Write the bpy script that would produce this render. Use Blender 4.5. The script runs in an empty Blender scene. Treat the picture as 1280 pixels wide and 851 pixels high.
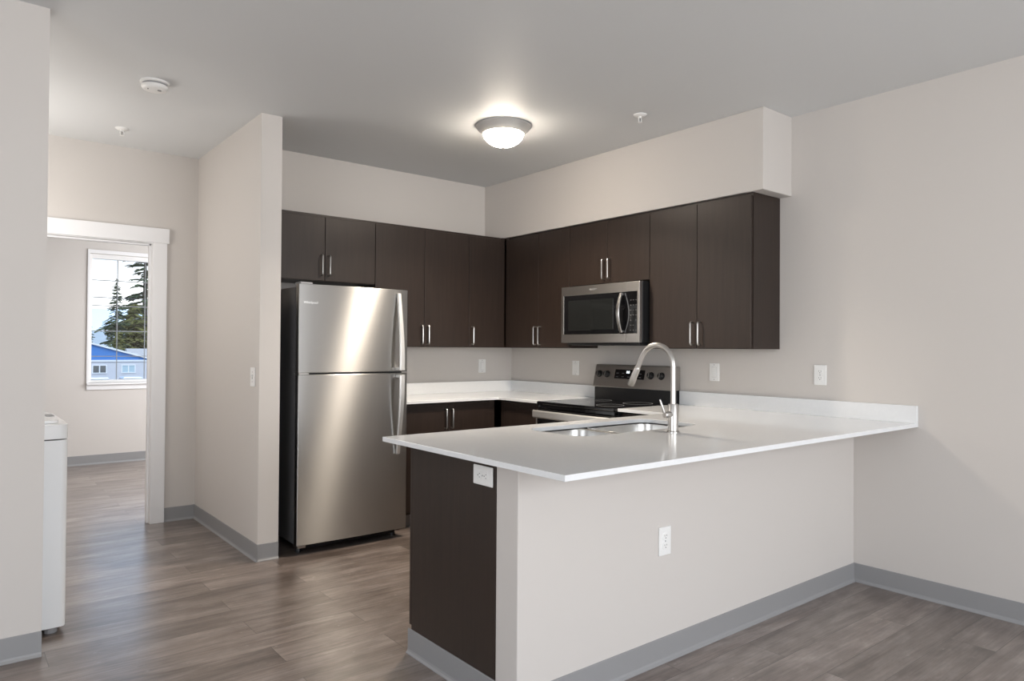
import bpy, bmesh, math, random
from mathutils import Vector, Matrix
random.seed(7)
SC = bpy.context.scene
COL = SC.collection
PI = math.pi

# ------------------------------------------------------------------ camera
cam_data = bpy.data.cameras.new('camera'); cam = bpy.data.objects.new('camera', cam_data); COL.objects.link(cam)
CX, CY, CZ, YAW, PITCH, ROLL, FPX = -3.9942, -4.9782, 1.2954, .67669, .0109, .00684, 878.69
cam_data.sensor_fit = 'HORIZONTAL'; cam_data.sensor_width = 36; cam_data.lens = 36 * FPX / 1280
cam_data.clip_start = .05; cam_data.clip_end = 2000
fw = Vector((math.sin(YAW) * math.cos(PITCH), math.cos(YAW) * math.cos(PITCH), math.sin(PITCH)))
rt = Vector((math.cos(YAW), -math.sin(YAW), 0)); up = rt.cross(fw)
r2 = rt * math.cos(ROLL) + up * math.sin(ROLL); u2 = -rt * math.sin(ROLL) + up * math.cos(ROLL)
m = Matrix.Identity(4)
for i in range(3): m[i][0], m[i][1], m[i][2] = r2[i], u2[i], -fw[i]
m.translation = (CX, CY, CZ); cam.matrix_world = m
SC.camera = cam

# ------------------------------------------------------------------ world, lights, exposure
SC.view_settings.view_transform = 'Standard'; SC.view_settings.look = 'None'
SC.view_settings.gamma = 1; SC.view_settings.use_curve_mapping = False
SC.view_settings.exposure = 0.07
SC.cycles.use_denoising = True
SC.cycles.max_bounces = 10; SC.cycles.diffuse_bounces = 6; SC.cycles.glossy_bounces = 5
SC.cycles.transparent_max_bounces = 12
SC.cycles.sample_clamp_indirect = 6
SC.cycles.caustics_reflective = False

world = bpy.data.worlds.new('overcast_sky'); SC.world = world; world.use_nodes = True
wt = world.node_tree; wn = wt.nodes; wl = wt.links
bg = wn['Background']
tc = wn.new('ShaderNodeTexCoord'); sep = wn.new('ShaderNodeSeparateXYZ'); ramp = wn.new('ShaderNodeValToRGB')
wl.new(tc.outputs['Generated'], sep.inputs[0]); wl.new(sep.outputs['Z'], ramp.inputs[0]); wl.new(ramp.outputs[0], bg.inputs['Color'])
e = ramp.color_ramp.elements
e[0].position = .0; e[0].color = (.93, .95, .98, 1)
e[1].position = .35; e[1].color = (.45, .65, .95, 1)
k = e.new(.07); k.color = (.95, .97, 1, 1)
k = e.new(.12); k.color = (.46, .51, .57, 1)
bg.inputs['Strength'].default_value = 1.9

sun = bpy.data.lights.new('soft_sun', 'SUN'); sun.energy = 1.4; sun.angle = .12; sun.color = (1, .97, .92)
so = bpy.data.objects.new('soft_sun', sun); so.rotation_euler = (math.radians(38), 0, math.radians(-12)); COL.objects.link(so)
def area(name, loc, rot, sx, sy, power, col):                # light leaves towards local -Z
    l = bpy.data.lights.new(name, 'AREA'); l.shape = 'RECTANGLE'; l.size = sx; l.size_y = sy; l.energy = power; l.color = col
    o = bpy.data.objects.new(name, l); o.location = loc; o.rotation_euler = rot; COL.objects.link(o); return o
# daylight entering by the living-room windows behind the camera, and the side window, plus an added unseen fill in the bedroom
area('daylight_front_window', (-2.3, -8.0, 1.5), (PI / 2 - .40, 0, 0), 4.0, 2.0, 158, (.98, .99, 1))
area('daylight_side_window', (-6.5, -4.8, 1.4), (PI / 2 - .2, 0, -PI / 2), 3.0, 1.8, 61, (.98, .99, 1))
area('bedroom_fill_light', (-.62, 2.3, 1.5), (PI / 2 - .35, 0, PI / 2), 2.0, 1.5, 145, (.97, .98, 1))  # unseen light added to brighten the bedroom, no window in that wall
pl = bpy.data.lights.new('hall_fill_light', 'POINT'); pl.energy = 28; pl.color = (1, .96, .91); pl.shadow_soft_size = .35  # unseen point light added to brighten the hall, no fixture
po = bpy.data.objects.new('hall_fill_light', pl); po.location = (-3.98, .0, 1.9); COL.objects.link(po)

# ------------------------------------------------------------------ materials
MATS = {}
def mat(name, col, rough=.5, metal=0., spec=.5, noise=None, bump=None, coat=0, aniso=None, emis=None):
    m = bpy.data.materials.new(name); m.use_nodes = True
    nt = m.node_tree; b = nt.nodes['Principled BSDF']
    b.inputs['Base Color'].default_value = (*col, 1); b.inputs['Roughness'].default_value = rough
    b.inputs['Metallic'].default_value = metal; b.inputs['Specular IOR Level'].default_value = spec
    b.inputs['Coat Weight'].default_value = coat
    co = nt.nodes.new('ShaderNodeTexCoord')
    if noise:                                         # (scale, amount, (sx,sy,sz))
        sc, amt, st = noise
        mp = nt.nodes.new('ShaderNodeMapping'); mp.inputs['Scale'].default_value = st
        nz = nt.nodes.new('ShaderNodeTexNoise'); nz.inputs['Scale'].default_value = sc; nz.inputs['Detail'].default_value = 4
        nt.links.new(co.outputs['Object'], mp.inputs[0]); nt.links.new(mp.outputs[0], nz.inputs['Vector'])
        mx = nt.nodes.new('ShaderNodeMix'); mx.data_type = 'RGBA'
        mx.inputs[6].default_value = (*[c * (1 - amt) for c in col], 1); mx.inputs[7].default_value = (*[min(1, c * (1 + amt)) for c in col], 1)
        nt.links.new(nz.outputs[0], mx.inputs[0]); nt.links.new(mx.outputs[2], b.inputs['Base Color'])
    if bump:                                          # (scale, strength, distance)
        nb = nt.nodes.new('ShaderNodeTexNoise'); nb.inputs['Scale'].default_value = bump[0]; nb.inputs['Detail'].default_value = 3
        nt.links.new(co.outputs['Object'], nb.inputs['Vector'])
        bp = nt.nodes.new('ShaderNodeBump'); bp.inputs['Strength'].default_value = bump[1]; bp.inputs['Distance'].default_value = bump[2]
        nt.links.new(nb.outputs[0], bp.inputs['Height']); nt.links.new(bp.outputs[0], b.inputs['Normal'])
    if aniso:
        b.inputs['Anisotropic'].default_value = aniso[0]
        cv = nt.nodes.new('ShaderNodeCombineXYZ')
        for i in range(3): cv.inputs[i].default_value = aniso[1][i]
        nt.links.new(cv.outputs[0], b.inputs['Tangent'])
    if emis:
        b.inputs['Emission Color'].default_value = (*emis[0], 1); b.inputs['Emission Strength'].default_value = emis[1]
    MATS[name] = m; return m

M_wall = mat('beige_wall_paint', (.585, .555, .528), .75, spec=.25, bump=(160, .06, .002))
M_ceil = mat('ceiling_paint', (.655, .668, .675), .58, spec=.5, bump=(120, .08, .002))
M_trimw = mat('white_trim_paint', (.78, .78, .79), .4)
M_base = mat('grey_rubber_base', (.27, .27, .275), .5)
M_cab = mat('espresso_wood', (.026, .0168, .0130), .42, spec=.4, noise=(6, .35, (9, 9, .6)))
M_cabin = mat('cabinet_inside', (.03, .022, .019), .6)
M_quartz = mat('white_quartz', (.745, .76, .775), .10, spec=.5, noise=(60, .03, (1, 1, 1)))
M_steel = mat('brushed_stainless', (.50, .495, .485), .30, metal=1, aniso=(1.0, (0, 0, 1)))
M_steel2 = mat('satin_stainless', (.52, .495, .47), .36, metal=1)
M_steelside = mat('grey_enamel', (.10, .10, .105), .38, spec=.5)
M_nickel = mat('brushed_nickel', (.54, .525, .505), .28, metal=1)
M_bright = mat('bright_handle_steel', (.76, .75, .73), .42, metal=.85)
M_bowl = mat('sink_steel', (.62, .62, .61), .28, metal=1)
M_blackglass = mat('black_glass', (.006, .006, .007), .06, spec=.6)
M_window = mat('oven_window_glass', (.012, .013, .013), .09, spec=.6)
M_black = mat('black_plastic', (.008, .008, .009), .4)
M_white = mat('white_plastic', (.80, .80, .79), .35)
M_enamel = mat('white_enamel', (.78, .80, .82), .25, coat=.3)
M_slot = mat('dark_slot', (.02, .02, .02), .6)
M_key = mat('key_print', (.13, .13, .135), .5)
M_grey = mat('grey_plastic', (.30, .30, .31), .45)
M_logo = mat('silver_badge', (.85, .85, .84), .3, metal=.6)
M_brass = mat('satin_fixture_metal', (.64, .63, .61), .45, metal=.5)
M_dome = mat('lit_frosted_glass', (.9, .87, .82), .4, emis=((1, .88, .74), 58))
M_lcd = mat('display_digits', (.8, .9, .9), .4, emis=((.85, .95, 1), 1.5))
M_vinyl = mat('white_vinyl', (.80, .80, .80), .4)
M_muntin = mat('grey_muntin', (.22, .235, .245), .4)
M_blue = mat('blue_siding', (.055, .21, .56), .6, noise=(3, .06, (1, 1, 8)))
M_siding = mat('grey_siding', (.62, .62, .66), .7)
M_whitepaint = mat('white_exterior_trim', (.82, .83, .85), .6)
M_shingle = mat('grey_shingle', (.42, .39, .38), .8, noise=(5, .2, (1, 1, 1)))
M_extglass = mat('exterior_pane', (.06, .075, .085), .08, spec=.8)
M_extblind = mat('pale_blind', (.45, .58, .64), .5)
M_asphalt = mat('asphalt_ground', (.20, .20, .20), .9, noise=(.5, .2, (1, 1, 1)))
M_hill = mat('hazy_hill', (.74, .80, .88), 1, spec=0, noise=(.02, .1, (1, 1, 1)))  # pale haze of distance mixed into the hill's colour
M_hill2 = mat('near_hill', (.40, .42, .43), 1, spec=0, noise=(.05, .2, (1, 1, 1)))
M_bark = mat('bark', (.10, .075, .055), .9)
M_needle = mat('dark_needles', (.075, .095, .05), .85, spec=.1, noise=(.8, .5, (1, 1, 1)))
M_needle2 = mat('olive_needles', (.15, .145, .045), .85, spec=.1, noise=(.6, .55, (1, 1, 1)))
M_hedge = mat('shrub_leaves', (.07, .08, .045), .9, spec=.1, noise=(1.5, .5, (1, 1, 1)))
M_wire = mat('power_wire', (.05, .05, .055), .6)
M_car = mat('white_car_paint', (.85, .86, .88), .25, coat=.5)
M_tyre = mat('tyre_rubber', (.02, .02, .02), .8)

def glass_mat():
    m = bpy.data.materials.new('window_glass'); m.use_nodes = True; nt = m.node_tree; nt.nodes.clear()
    out = nt.nodes.new('ShaderNodeOutputMaterial'); mx = nt.nodes.new('ShaderNodeMixShader')
    tr = nt.nodes.new('ShaderNodeBsdfTransparent'); gl = nt.nodes.new('ShaderNodeBsdfGlossy'); gl.inputs['Roughness'].default_value = .02
    tr.inputs['Color'].default_value = (.97, .98, .98, 1)
    fr = nt.nodes.new('ShaderNodeFresnel'); fr.inputs['IOR'].default_value = 1.35
    nt.links.new(fr.outputs[0], mx.inputs[0]); nt.links.new(tr.outputs[0], mx.inputs[1]); nt.links.new(gl.outputs[0], mx.inputs[2])
    nt.links.new(mx.outputs[0], out.inputs['Surface']); return m
M_glass = glass_mat()

def floor_mat():
    m = bpy.data.materials.new('wood_plank_floor'); m.use_nodes = True; nt = m.node_tree; b = nt.nodes['Principled BSDF']; N = nt.nodes.new; L = nt.links.new
    co = N('ShaderNodeTexCoord')
    br = N('ShaderNodeTexBrick'); br.offset = .37; br.offset_frequency = 2; br.squash = 1
    br.inputs['Scale'].default_value = 1; br.inputs['Brick Width'].default_value = 1.22; br.inputs['Row Height'].default_value = .178
    br.inputs['Mortar Size'].default_value = .0012; br.inputs['Mortar Smooth'].default_value = .2
    br.inputs['Color1'].default_value = (0, 0, 0, 1); br.inputs['Color2'].default_value = (1, 1, 1, 1); br.inputs['Mortar'].default_value = (.5, .5, .5, 1)
    L(co.outputs['Object'], br.inputs['Vector'])
    # every plank reads a different slice of the grain
    sx = N('ShaderNodeSeparateXYZ'); L(co.outputs['Object'], sx.inputs[0])
    ad = N('ShaderNodeMath'); ad.operation = 'MULTIPLY'; ad.inputs[1].default_value = 37.0; L(br.outputs['Color'], ad.inputs[0])
    cb = N('ShaderNodeCombineXYZ'); L(sx.outputs['X'], cb.inputs[0]); L(sx.outputs['Y'], cb.inputs[1]); L(ad.outputs[0], cb.inputs[2])
    def nz(scale, st, det, rough=.55, dist=0):
        mp = N('ShaderNodeMapping'); mp.inputs['Scale'].default_value = st; L(cb.outputs[0], mp.inputs[0])
        n = N('ShaderNodeTexNoise'); n.inputs['Scale'].default_value = scale; n.inputs['Detail'].default_value = det; n.inputs['Roughness'].default_value = rough; n.inputs['Distortion'].default_value = dist
        L(mp.outputs[0], n.inputs['Vector']); return n
    n1 = nz(3, (.55, 3.2, 1), 5, .6, .6); n2 = nz(9, (.35, 9, 1), 4, .6, .2); n3 = nz(5, (1.0, 2.2, 1), 4, .65, .3); n4 = nz(26, (.8, 1.6, 1), 3, .5, .2)
    r = N('ShaderNodeValToRGB'); L(n1.outputs[0], r.inputs[0])
    el = r.color_ramp.elements
    el[0].position = .28; el[0].color = (.115, .088, .074, 1); el[1].position = .72; el[1].color = (.31, .265, .24, 1)
    q = el.new(.5); q.color = (.205, .166, .144, 1)
    mx = N('ShaderNodeMix'); mx.data_type = 'RGBA'; mx.blend_type = 'MULTIPLY'; mx.inputs[0].default_value = .55
    r2_ = N('ShaderNodeValToRGB'); L(n2.outputs[0], r2_.inputs[0]); r2_.color_ramp.elements[0].position = .3; r2_.color_ramp.elements[0].color = (.55, .55, .55, 1); r2_.color_ramp.elements[1].position = .7; r2_.color_ramp.elements[1].color = (1.25, 1.25, 1.25, 1)
    L(r.outputs[0], mx.inputs[6]); L(r2_.outputs[0], mx.inputs[7])
    bl = N('ShaderNodeMix'); bl.data_type = 'RGBA'; bl.blend_type = 'MULTIPLY'; bl.inputs[0].default_value = .8   # cloudy blotches
    r3 = N('ShaderNodeValToRGB'); L(n3.outputs[0], r3.inputs[0]); r3.color_ramp.elements[0].position = .34; r3.color_ramp.elements[0].color = (.70, .68, .67, 1); r3.color_ramp.elements[1].position = .66; r3.color_ramp.elements[1].color = (1.22, 1.23, 1.24, 1)
    L(mx.outputs[2], bl.inputs[6]); L(r3.outputs[0], bl.inputs[7])
    sp = N('ShaderNodeMix'); sp.data_type = 'RGBA'; sp.inputs[7].default_value = (.42, .385, .36, 1)                 # pale knots
    r4 = N('ShaderNodeValToRGB'); L(n4.outputs[0], r4.inputs[0]); r4.color_ramp.elements[0].position = .68; r4.color_ramp.elements[0].color = (0, 0, 0, 1); r4.color_ramp.elements[1].position = .78; r4.color_ramp.elements[1].color = (.5, .5, .5, 1)
    L(r4.outputs[0], sp.inputs[0]); L(bl.outputs[2], sp.inputs[6])
    pm = N('ShaderNodeMix'); pm.data_type = 'RGBA'; pm.blend_type = 'MULTIPLY'; pm.inputs[0].default_value = 1
    pr = N('ShaderNodeValToRGB'); L(br.outputs['Color'], pr.inputs[0]); pr.color_ramp.elements[0].color = (.80, .79, .78, 1); pr.color_ramp.elements[1].color = (1.2, 1.2, 1.21, 1)
    L(sp.outputs[2], pm.inputs[6]); L(pr.outputs[0], pm.inputs[7])
    gm = N('ShaderNodeMix'); gm.data_type = 'RGBA'; gm.inputs[7].default_value = (.05, .042, .036, 1)
    L(br.outputs['Fac'], gm.inputs[0]); L(pm.outputs[2], gm.inputs[6]); L(gm.outputs[2], b.inputs['Base Color'])
    b.inputs['Roughness'].default_value = .28; b.inputs['Specular IOR Level'].default_value = .65
    b.inputs['Coat Weight'].default_value = .45; b.inputs['Coat Roughness'].default_value = .24
    bp = N('ShaderNodeBump'); bp.inputs['Strength'].default_value = .38; bp.inputs['Distance'].default_value = .002
    L(n2.outputs[0], bp.inputs['Height']); L(bp.outputs[0], b.inputs['Normal'])
    return m
M_floor = floor_mat()

# ------------------------------------------------------------------ mesh helpers
def box(bm, x0, x1, y0, y1, z0, z1):
    x0, x1 = min(x0, x1), max(x0, x1); y0, y1 = min(y0, y1), max(y0, y1); z0, z1 = min(z0, z1), max(z0, z1)
    v = [bm.verts.new(p) for p in ((x0, y0, z0), (x1, y0, z0), (x1, y1, z0), (x0, y1, z0), (x0, y0, z1), (x1, y0, z1), (x1, y1, z1), (x0, y1, z1))]
    for f in ((3, 2, 1, 0), (4, 5, 6, 7), (0, 1, 5, 4), (1, 2, 6, 5), (2, 3, 7, 6), (3, 0, 4, 7)): bm.faces.new([v[i] for i in f])
    return bm
def hexa(bm, pts):                                    # 8 corners in box order
    v = [bm.verts.new(p) for p in pts]
    for f in ((3, 2, 1, 0), (4, 5, 6, 7), (0, 1, 5, 4), (1, 2, 6, 5), (2, 3, 7, 6), (3, 0, 4, 7)): bm.faces.new([v[i] for i in f])
    return bm
def tube(bm, pts, rad, seg=10, caps=True):
    pts = [Vector(p) for p in pts]; n = len(pts); R = rad if isinstance(rad, (list, tuple)) else [rad] * n
    T = [(pts[min(i + 1, n - 1)] - pts[max(i - 1, 0)]).normalized() for i in range(n)]
    a = Vector((0, 0, 1)) if abs(T[0].z) < .9 else Vector((1, 0, 0))
    nrm = T[0].cross(a).normalized(); rings = []
    for i in range(n):
        nrm = (nrm - T[i] * nrm.dot(T[i])).normalized(); bn = T[i].cross(nrm)
        rings.append([bm.verts.new(pts[i] + (nrm * math.cos(2 * PI * j / seg) + bn * math.sin(2 * PI * j / seg)) * R[i]) for j in range(seg)])
    for i in range(n - 1):
        for j in range(seg): bm.faces.new((rings[i][j], rings[i][(j + 1) % seg], rings[i + 1][(j + 1) % seg], rings[i + 1][j]))
    if caps: bm.faces.new(rings[0][::-1]); bm.faces.new(rings[-1])
    return bm
def lathe(bm, prof, c=(0, 0, 0), seg=32):             # profile of (radius, z), ends closed on the axis when radius 0
    rings = []
    for r, z in prof:
        if r < 1e-6: rings.append([bm.verts.new((c[0], c[1], c[2] + z))])
        else: rings.append([bm.verts.new((c[0] + r * math.cos(2 * PI * j / seg), c[1] + r * math.sin(2 * PI * j / seg), c[2] + z)) for j in range(seg)])
    for a, b in zip(rings, rings[1:]):
        for j in range(seg):
            k = (j + 1) % seg
            if len(a) == 1 and len(b) == 1: continue
            if len(a) == 1: bm.faces.new((a[0], b[j], b[k]))
            elif len(b) == 1: bm.faces.new((a[j], a[k], b[0]))
            else: bm.faces.new((a[j], a[k], b[k], b[j]))
    return bm
def rrect(x0, x1, y0, y1, r, n=6):
    P = []
    for cx, cy, a0 in ((x1 - r, y1 - r, 0), (x0 + r, y1 - r, 90), (x0 + r, y0 + r, 180), (x1 - r, y0 + r, 270)):
        for i in range(n + 1):
            a = math.radians(a0 + 90 * i / n); P.append((cx + r * math.cos(a), cy + r * math.sin(a)))
    return P
def slab(bm, outer, holes, z0, z1):                   # flat plate with holes
    es = []
    for loop in [outer] + holes:
        vs = [bm.verts.new((x, y, z1)) for x, y in loop]
        es += [bm.edges.new((vs[i], vs[(i + 1) % len(vs)])) for i in range(len(vs))]
    g = bmesh.ops.triangle_fill(bm, use_beauty=True, use_dissolve=False, edges=es)
    fs = [f for f in g['geom'] if isinstance(f, bmesh.types.BMFace)]
    ex = bmesh.ops.extrude_face_region(bm, geom=fs)
    bmesh.ops.translate(bm, vec=(0, 0, z0 - z1), verts=[v for v in ex['geom'] if isinstance(v, bmesh.types.BMVert)])
    return bm
def sweep_x(bm, prof, x0, x1):                        # profile of (y, z) pushed along x
    a = [bm.verts.new((x0, y, z)) for y, z in prof]; b = [bm.verts.new((x1, y, z)) for y, z in prof]
    n = len(prof)
    for i in range(n): bm.faces.new((a[i], a[(i + 1) % n], b[(i + 1) % n], b[i]))
    bm.faces.new(a[::-1]); bm.faces.new(b); return bm
def make(name, bm, material, parent=None, bevel=0, smooth=None, seg=2):
    bmesh.ops.recalc_face_normals(bm, faces=bm.faces)
    me = bpy.data.meshes.new(name); bm.to_mesh(me); bm.free()
    for mm in (material if isinstance(material, list) else [material]): me.materials.append(mm)
    o = bpy.data.objects.new(name, me); COL.objects.link(o)
    if smooth:
        me.shade_smooth(); me.set_sharp_from_angle(angle=math.radians(smooth))
    if bevel:
        b = o.modifiers.new('bevel', 'BEVEL'); b.width = bevel; b.segments = seg; b.limit_method = 'ANGLE'; b.angle_limit = math.radians(40)
    if parent: o.parent = parent
    return o
def B(): return bmesh.new()
def struct(name, bm, material, bevel=0, parent=None):
    o = make(name, bm, material, parent, bevel)
    if not parent: o['kind'] = 'structure'
    return o
def tag(o, label, cat, group=None):
    o['label'] = label; o['category'] = cat
    if group: o['group'] = group
    return o
def thing(name, label, cat, loc, rz=0, group=None):
    o = bpy.data.objects.new(name, None); o.empty_display_size = .1; COL.objects.link(o)
    o.location = loc; o.rotation_euler = (0, 0, rz); return tag(o, label, cat, group)
def text(name, body, size, material, parent, loc, rot, extrude=.0004):
    c = bpy.data.curves.new(name, 'FONT'); c.body = body; c.size = size; c.extrude = extrude; c.align_x = 'CENTER'; c.align_y = 'CENTER'
    c.materials.append(material); o = bpy.data.objects.new(name, c); COL.objects.link(o); 
    bpy.context.view_layer.update()
    me = bpy.data.meshes.new_from_object(o.evaluated_get(bpy.context.evaluated_depsgraph_get())); bpy.data.objects.remove(o)
    o = bpy.data.objects.new(name, me); COL.objects.link(o)
    o.location = loc; o.rotation_euler = rot; o.parent = parent
    return o
def copy_tree(o, parent=None):
    c = o.copy(); COL.objects.link(c)
    if parent: c.parent = parent
    for ch in list(o.children): copy_tree(ch, c)
    return c

# ------------------------------------------------------------------ room shell
H = 2.7124
XS0, XS1, YST, YH = -2.5245, -2.3972, -.7128, .6604      # partition beside the refrigerator, hall end wall
XN, YN = -3.6728, -1.4557                                # wall at the left edge of the frame
XE, YW, YWB = -2.4477, -3.0933, -2.9689                  # peninsula end, half wall faces
DX0, DX1, DH = -3.75, -2.835, 2.042                      # doorway clear opening
struct('floor', box(B(), -6.9, .12, -8.3, 4.0, -.1, 0), M_floor)
struct('ceiling', box(B(), -6.9, .12, -8.3, 4.0, H, H + .1), M_ceil)
struct('wall_right', box(B(), 0, .12, -8.3, 4.0, 0, H), M_wall)
struct('wall_back', box(B(), XS1, 0, 0, .12, 0, H), M_wall)
struct('wall_partition', box(B(), XS0, XS1, YST, YH, 0, H), M_wall)
b = B(); box(b, DX1 + .02, 0, YH, YH + .12, 0, H); box(b, -4.35, DX0 - .02, YH, YH + .12, 0, H); box(b, DX0 - .02, DX1 + .02, YH, YH + .12, DH + .02, H)
struct('wall_hall', b, M_wall)
struct('wall_near', box(B(), -6.9, XN, YN, YN + .12, 0, H), M_wall)
struct('wall_closet', box(B(), -4.47, -4.35, YN + .12, YH + .12, 0, H), M_wall)
b = B(); box(b, -6.9, -6.7, -8.3, -6.4, 0, H); box(b, -6.9, -6.7, -3.2, YN, 0, H); box(b, -6.9, -6.7, -6.4, -3.2, 0, .4); box(b, -6.9, -6.7, -6.4, -3.2, 2.4, H)
struct('wall_left', b, M_wall)
b = B(); box(b, -6.7, -4.4, -8.3, -8.15, 0, H); box(b, -.2, 0, -8.3, -8.15, 0, H); box(b, -4.4, -.2, -8.3, -8.15, 0, .3); box(b, -4.4, -.2, -8.3, -8.15, 2.45, H)
struct('wall_front', b, M_wall)
# bedroom beyond the doorway
WX0, WX1, WZ0, WZ1 = -2.795, -1.675, .885, 2.30
b = B(); box(b, -5.0, WX0, 3.85, 4.0, 0, H); box(b, WX1, 0, 3.85, 4.0, 0, H); box(b, WX0, WX1, 3.85, 4.0, 0, WZ0); box(b, WX0, WX1, 3.85, 4.0, WZ1, H)
struct('wall_bedroom', b, M_wall)
struct('wall_bedroom_left', box(B(), -5.12, -5.0, YH + .12, 4.0, 0, H), M_wall)
struct('wall_bedroom_right', box(B(), -.5, -.42, YH + .12, 3.85, 0, H), M_wall)
# bulkhead over the range cabinets
SX, SYE, ZS = .312, -2.7141, 2.2296
struct('wall_bulkhead', box(B(), -SX, 0, SYE, 0, ZS, H), M_wall, .004)
# half wall under the peninsula counter, with its end strip
struct('wall_peninsula', box(B(), XE, 0, YW, YWB, 0, .893), M_wall, .004)

# cove base: rubber strip with a toe at the floor
def cove(name, p0, p1, nrm):
    p0, p1, nrm = Vector((*p0, 0)), Vector((*p1, 0)), Vector((*nrm, 0)); h = .103
    prof = [(0, 0), (.014, 0), (.014, .003), (.007, .010), (.0045, .018), (.0045, h - .002), (.003, h), (0, h)]
    bm = B(); A = [bm.verts.new(p0 + nrm * d + Vector((0, 0, z))) for d, z in prof]; C = [bm.verts.new(p1 + nrm * d + Vector((0, 0, z))) for d, z in prof]
    n = len(prof)
    for i in range(n): bm.faces.new((A[i], A[(i + 1) % n], C[(i + 1) % n], C[i]))
    bm.faces.new(A[::-1]); bm.faces.new(C)
    return struct(name, bm, M_base)
cove('baseboard_peninsula', (XE, YW), (0, YW), (0, -1))
cove('baseboard_right', (0, YW), (0, -8.15), (-1, 0))
cove('baseboard_partition_left', (XS0, YST - .014), (XS0, YH), (-1, 0))
cove('baseboard_partition_end', (XS0 - .0045, YST), (XS1, YST), (0, -1))
cove('baseboard_hall', (-2.739, YH), (XS0, YH), (0, -1))
cove('baseboard_near', (-6.7, YN), (XN, YN), (0, -1))
cove('baseboard_bedroom', (-5, 3.85), (-.5, 3.85), (0, -1))
# doorway casing and jambs
b = B(); box(b, DX1, DX1 + .095, YH - .018, YH, 0, DH + .004); box(b, DX0 - .095, DX0, YH - .018, YH, 0, DH + .004)
struct('trim_1', b, M_trimw, .002)
b = B(); box(b, DX0 - .11, DX1 + .108, YH - .024, YH, DH + .004, DH + .112)
struct('trim_2', b, M_trimw, .002)
b = B(); box(b, DX1, DX1 + .02, YH, YH + .12, 0, DH); box(b, DX0 - .02, DX0, YH, YH + .12, 0, DH); box(b, DX0 - .02, DX1 + .02, YH, YH + .12, DH, DH + .02)
box(b, DX1 - .012, DX1, YH + .045, YH + .085, 0, DH); box(b, DX0, DX1, YH + .045, YH + .085, DH - .012, DH)
struct('trim_3', b, M_trimw, .001)
# bedroom window
b = B()
fr = .03
box(b, WX0 - .0, WX0 + fr, 3.90, 3.97, WZ0, WZ1); box(b, WX1 - fr, WX1, 3.90, 3.97, WZ0, WZ1); box(b, WX0 + fr, WX1 - fr, 3.90, 3.97, WZ0, WZ0 + fr); box(b, WX0 + fr, WX1 - fr, 3.90, 3.97, WZ1 - .05, WZ1)
w1 = struct('window_1', b, M_vinyl, .002)
make('window_pane', box(B(), WX0 + fr, WX1 - fr, 3.934, 3.938, WZ0 + fr, WZ1 - .05), M_glass, w1)
b = B()
for i in (1, 2, 3): x = WX0 + .28 * i; box(b, x - .0045, x + .0045, 3.926, 3.933, WZ0 + fr, WZ1 - .05)
for i in (1, 2, 3, 4): z = .9 + .28 * i - .005; box(b, WX0 + fr, WX1 - fr, 3.927, 3.932, z - .0045, z + .0045)
make('muntin_grid', b, M_muntin, w1)
b = B(); box(b, WX0 - .02, WX1 + .02, 3.815, 3.90, WZ0 - .02, WZ0); box(b, WX0 - .02, WX1 + .02, 3.838, 3.85, WZ0 - .075, WZ0 - .02)
make('window_sill', b, M_trimw, w1, .002)
b = B(); box(b, WX0 - .022, WX0, 3.838, 3.85, WZ0, WZ1 + .04); box(b, WX1, WX1 + .022, 3.838, 3.85, WZ0, WZ1 + .04); box(b, WX0, WX1, 3.838, 3.85, WZ1, WZ1 + .04)
make('window_casing', b, M_trimw, w1, .001)
# living-room windows behind the camera
for n, a in (('window_2', 1), ('window_3', 0)):
    b = B()
    if a:
        for x in (-4.4, -3.02, -1.63, -.25): box(b, x, x + .05, -8.25, -8.19, .3, 2.45)
        box(b, -4.4, -.2, -8.25, -8.19, .3, .35); box(b, -4.4, -.2, -8.25, -8.19, 2.4, 2.45)
    else:
        for y in (-6.4, -4.83, -3.25): box(b, -6.84, -6.78, y, y + .05, .4, 2.4)
        box(b, -6.84, -6.78, -6.4, -3.2, .4, .45); box(b, -6.84, -6.78, -6.4, -3.2, 2.35, 2.4)
    struct(n, b, M_vinyl)

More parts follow.
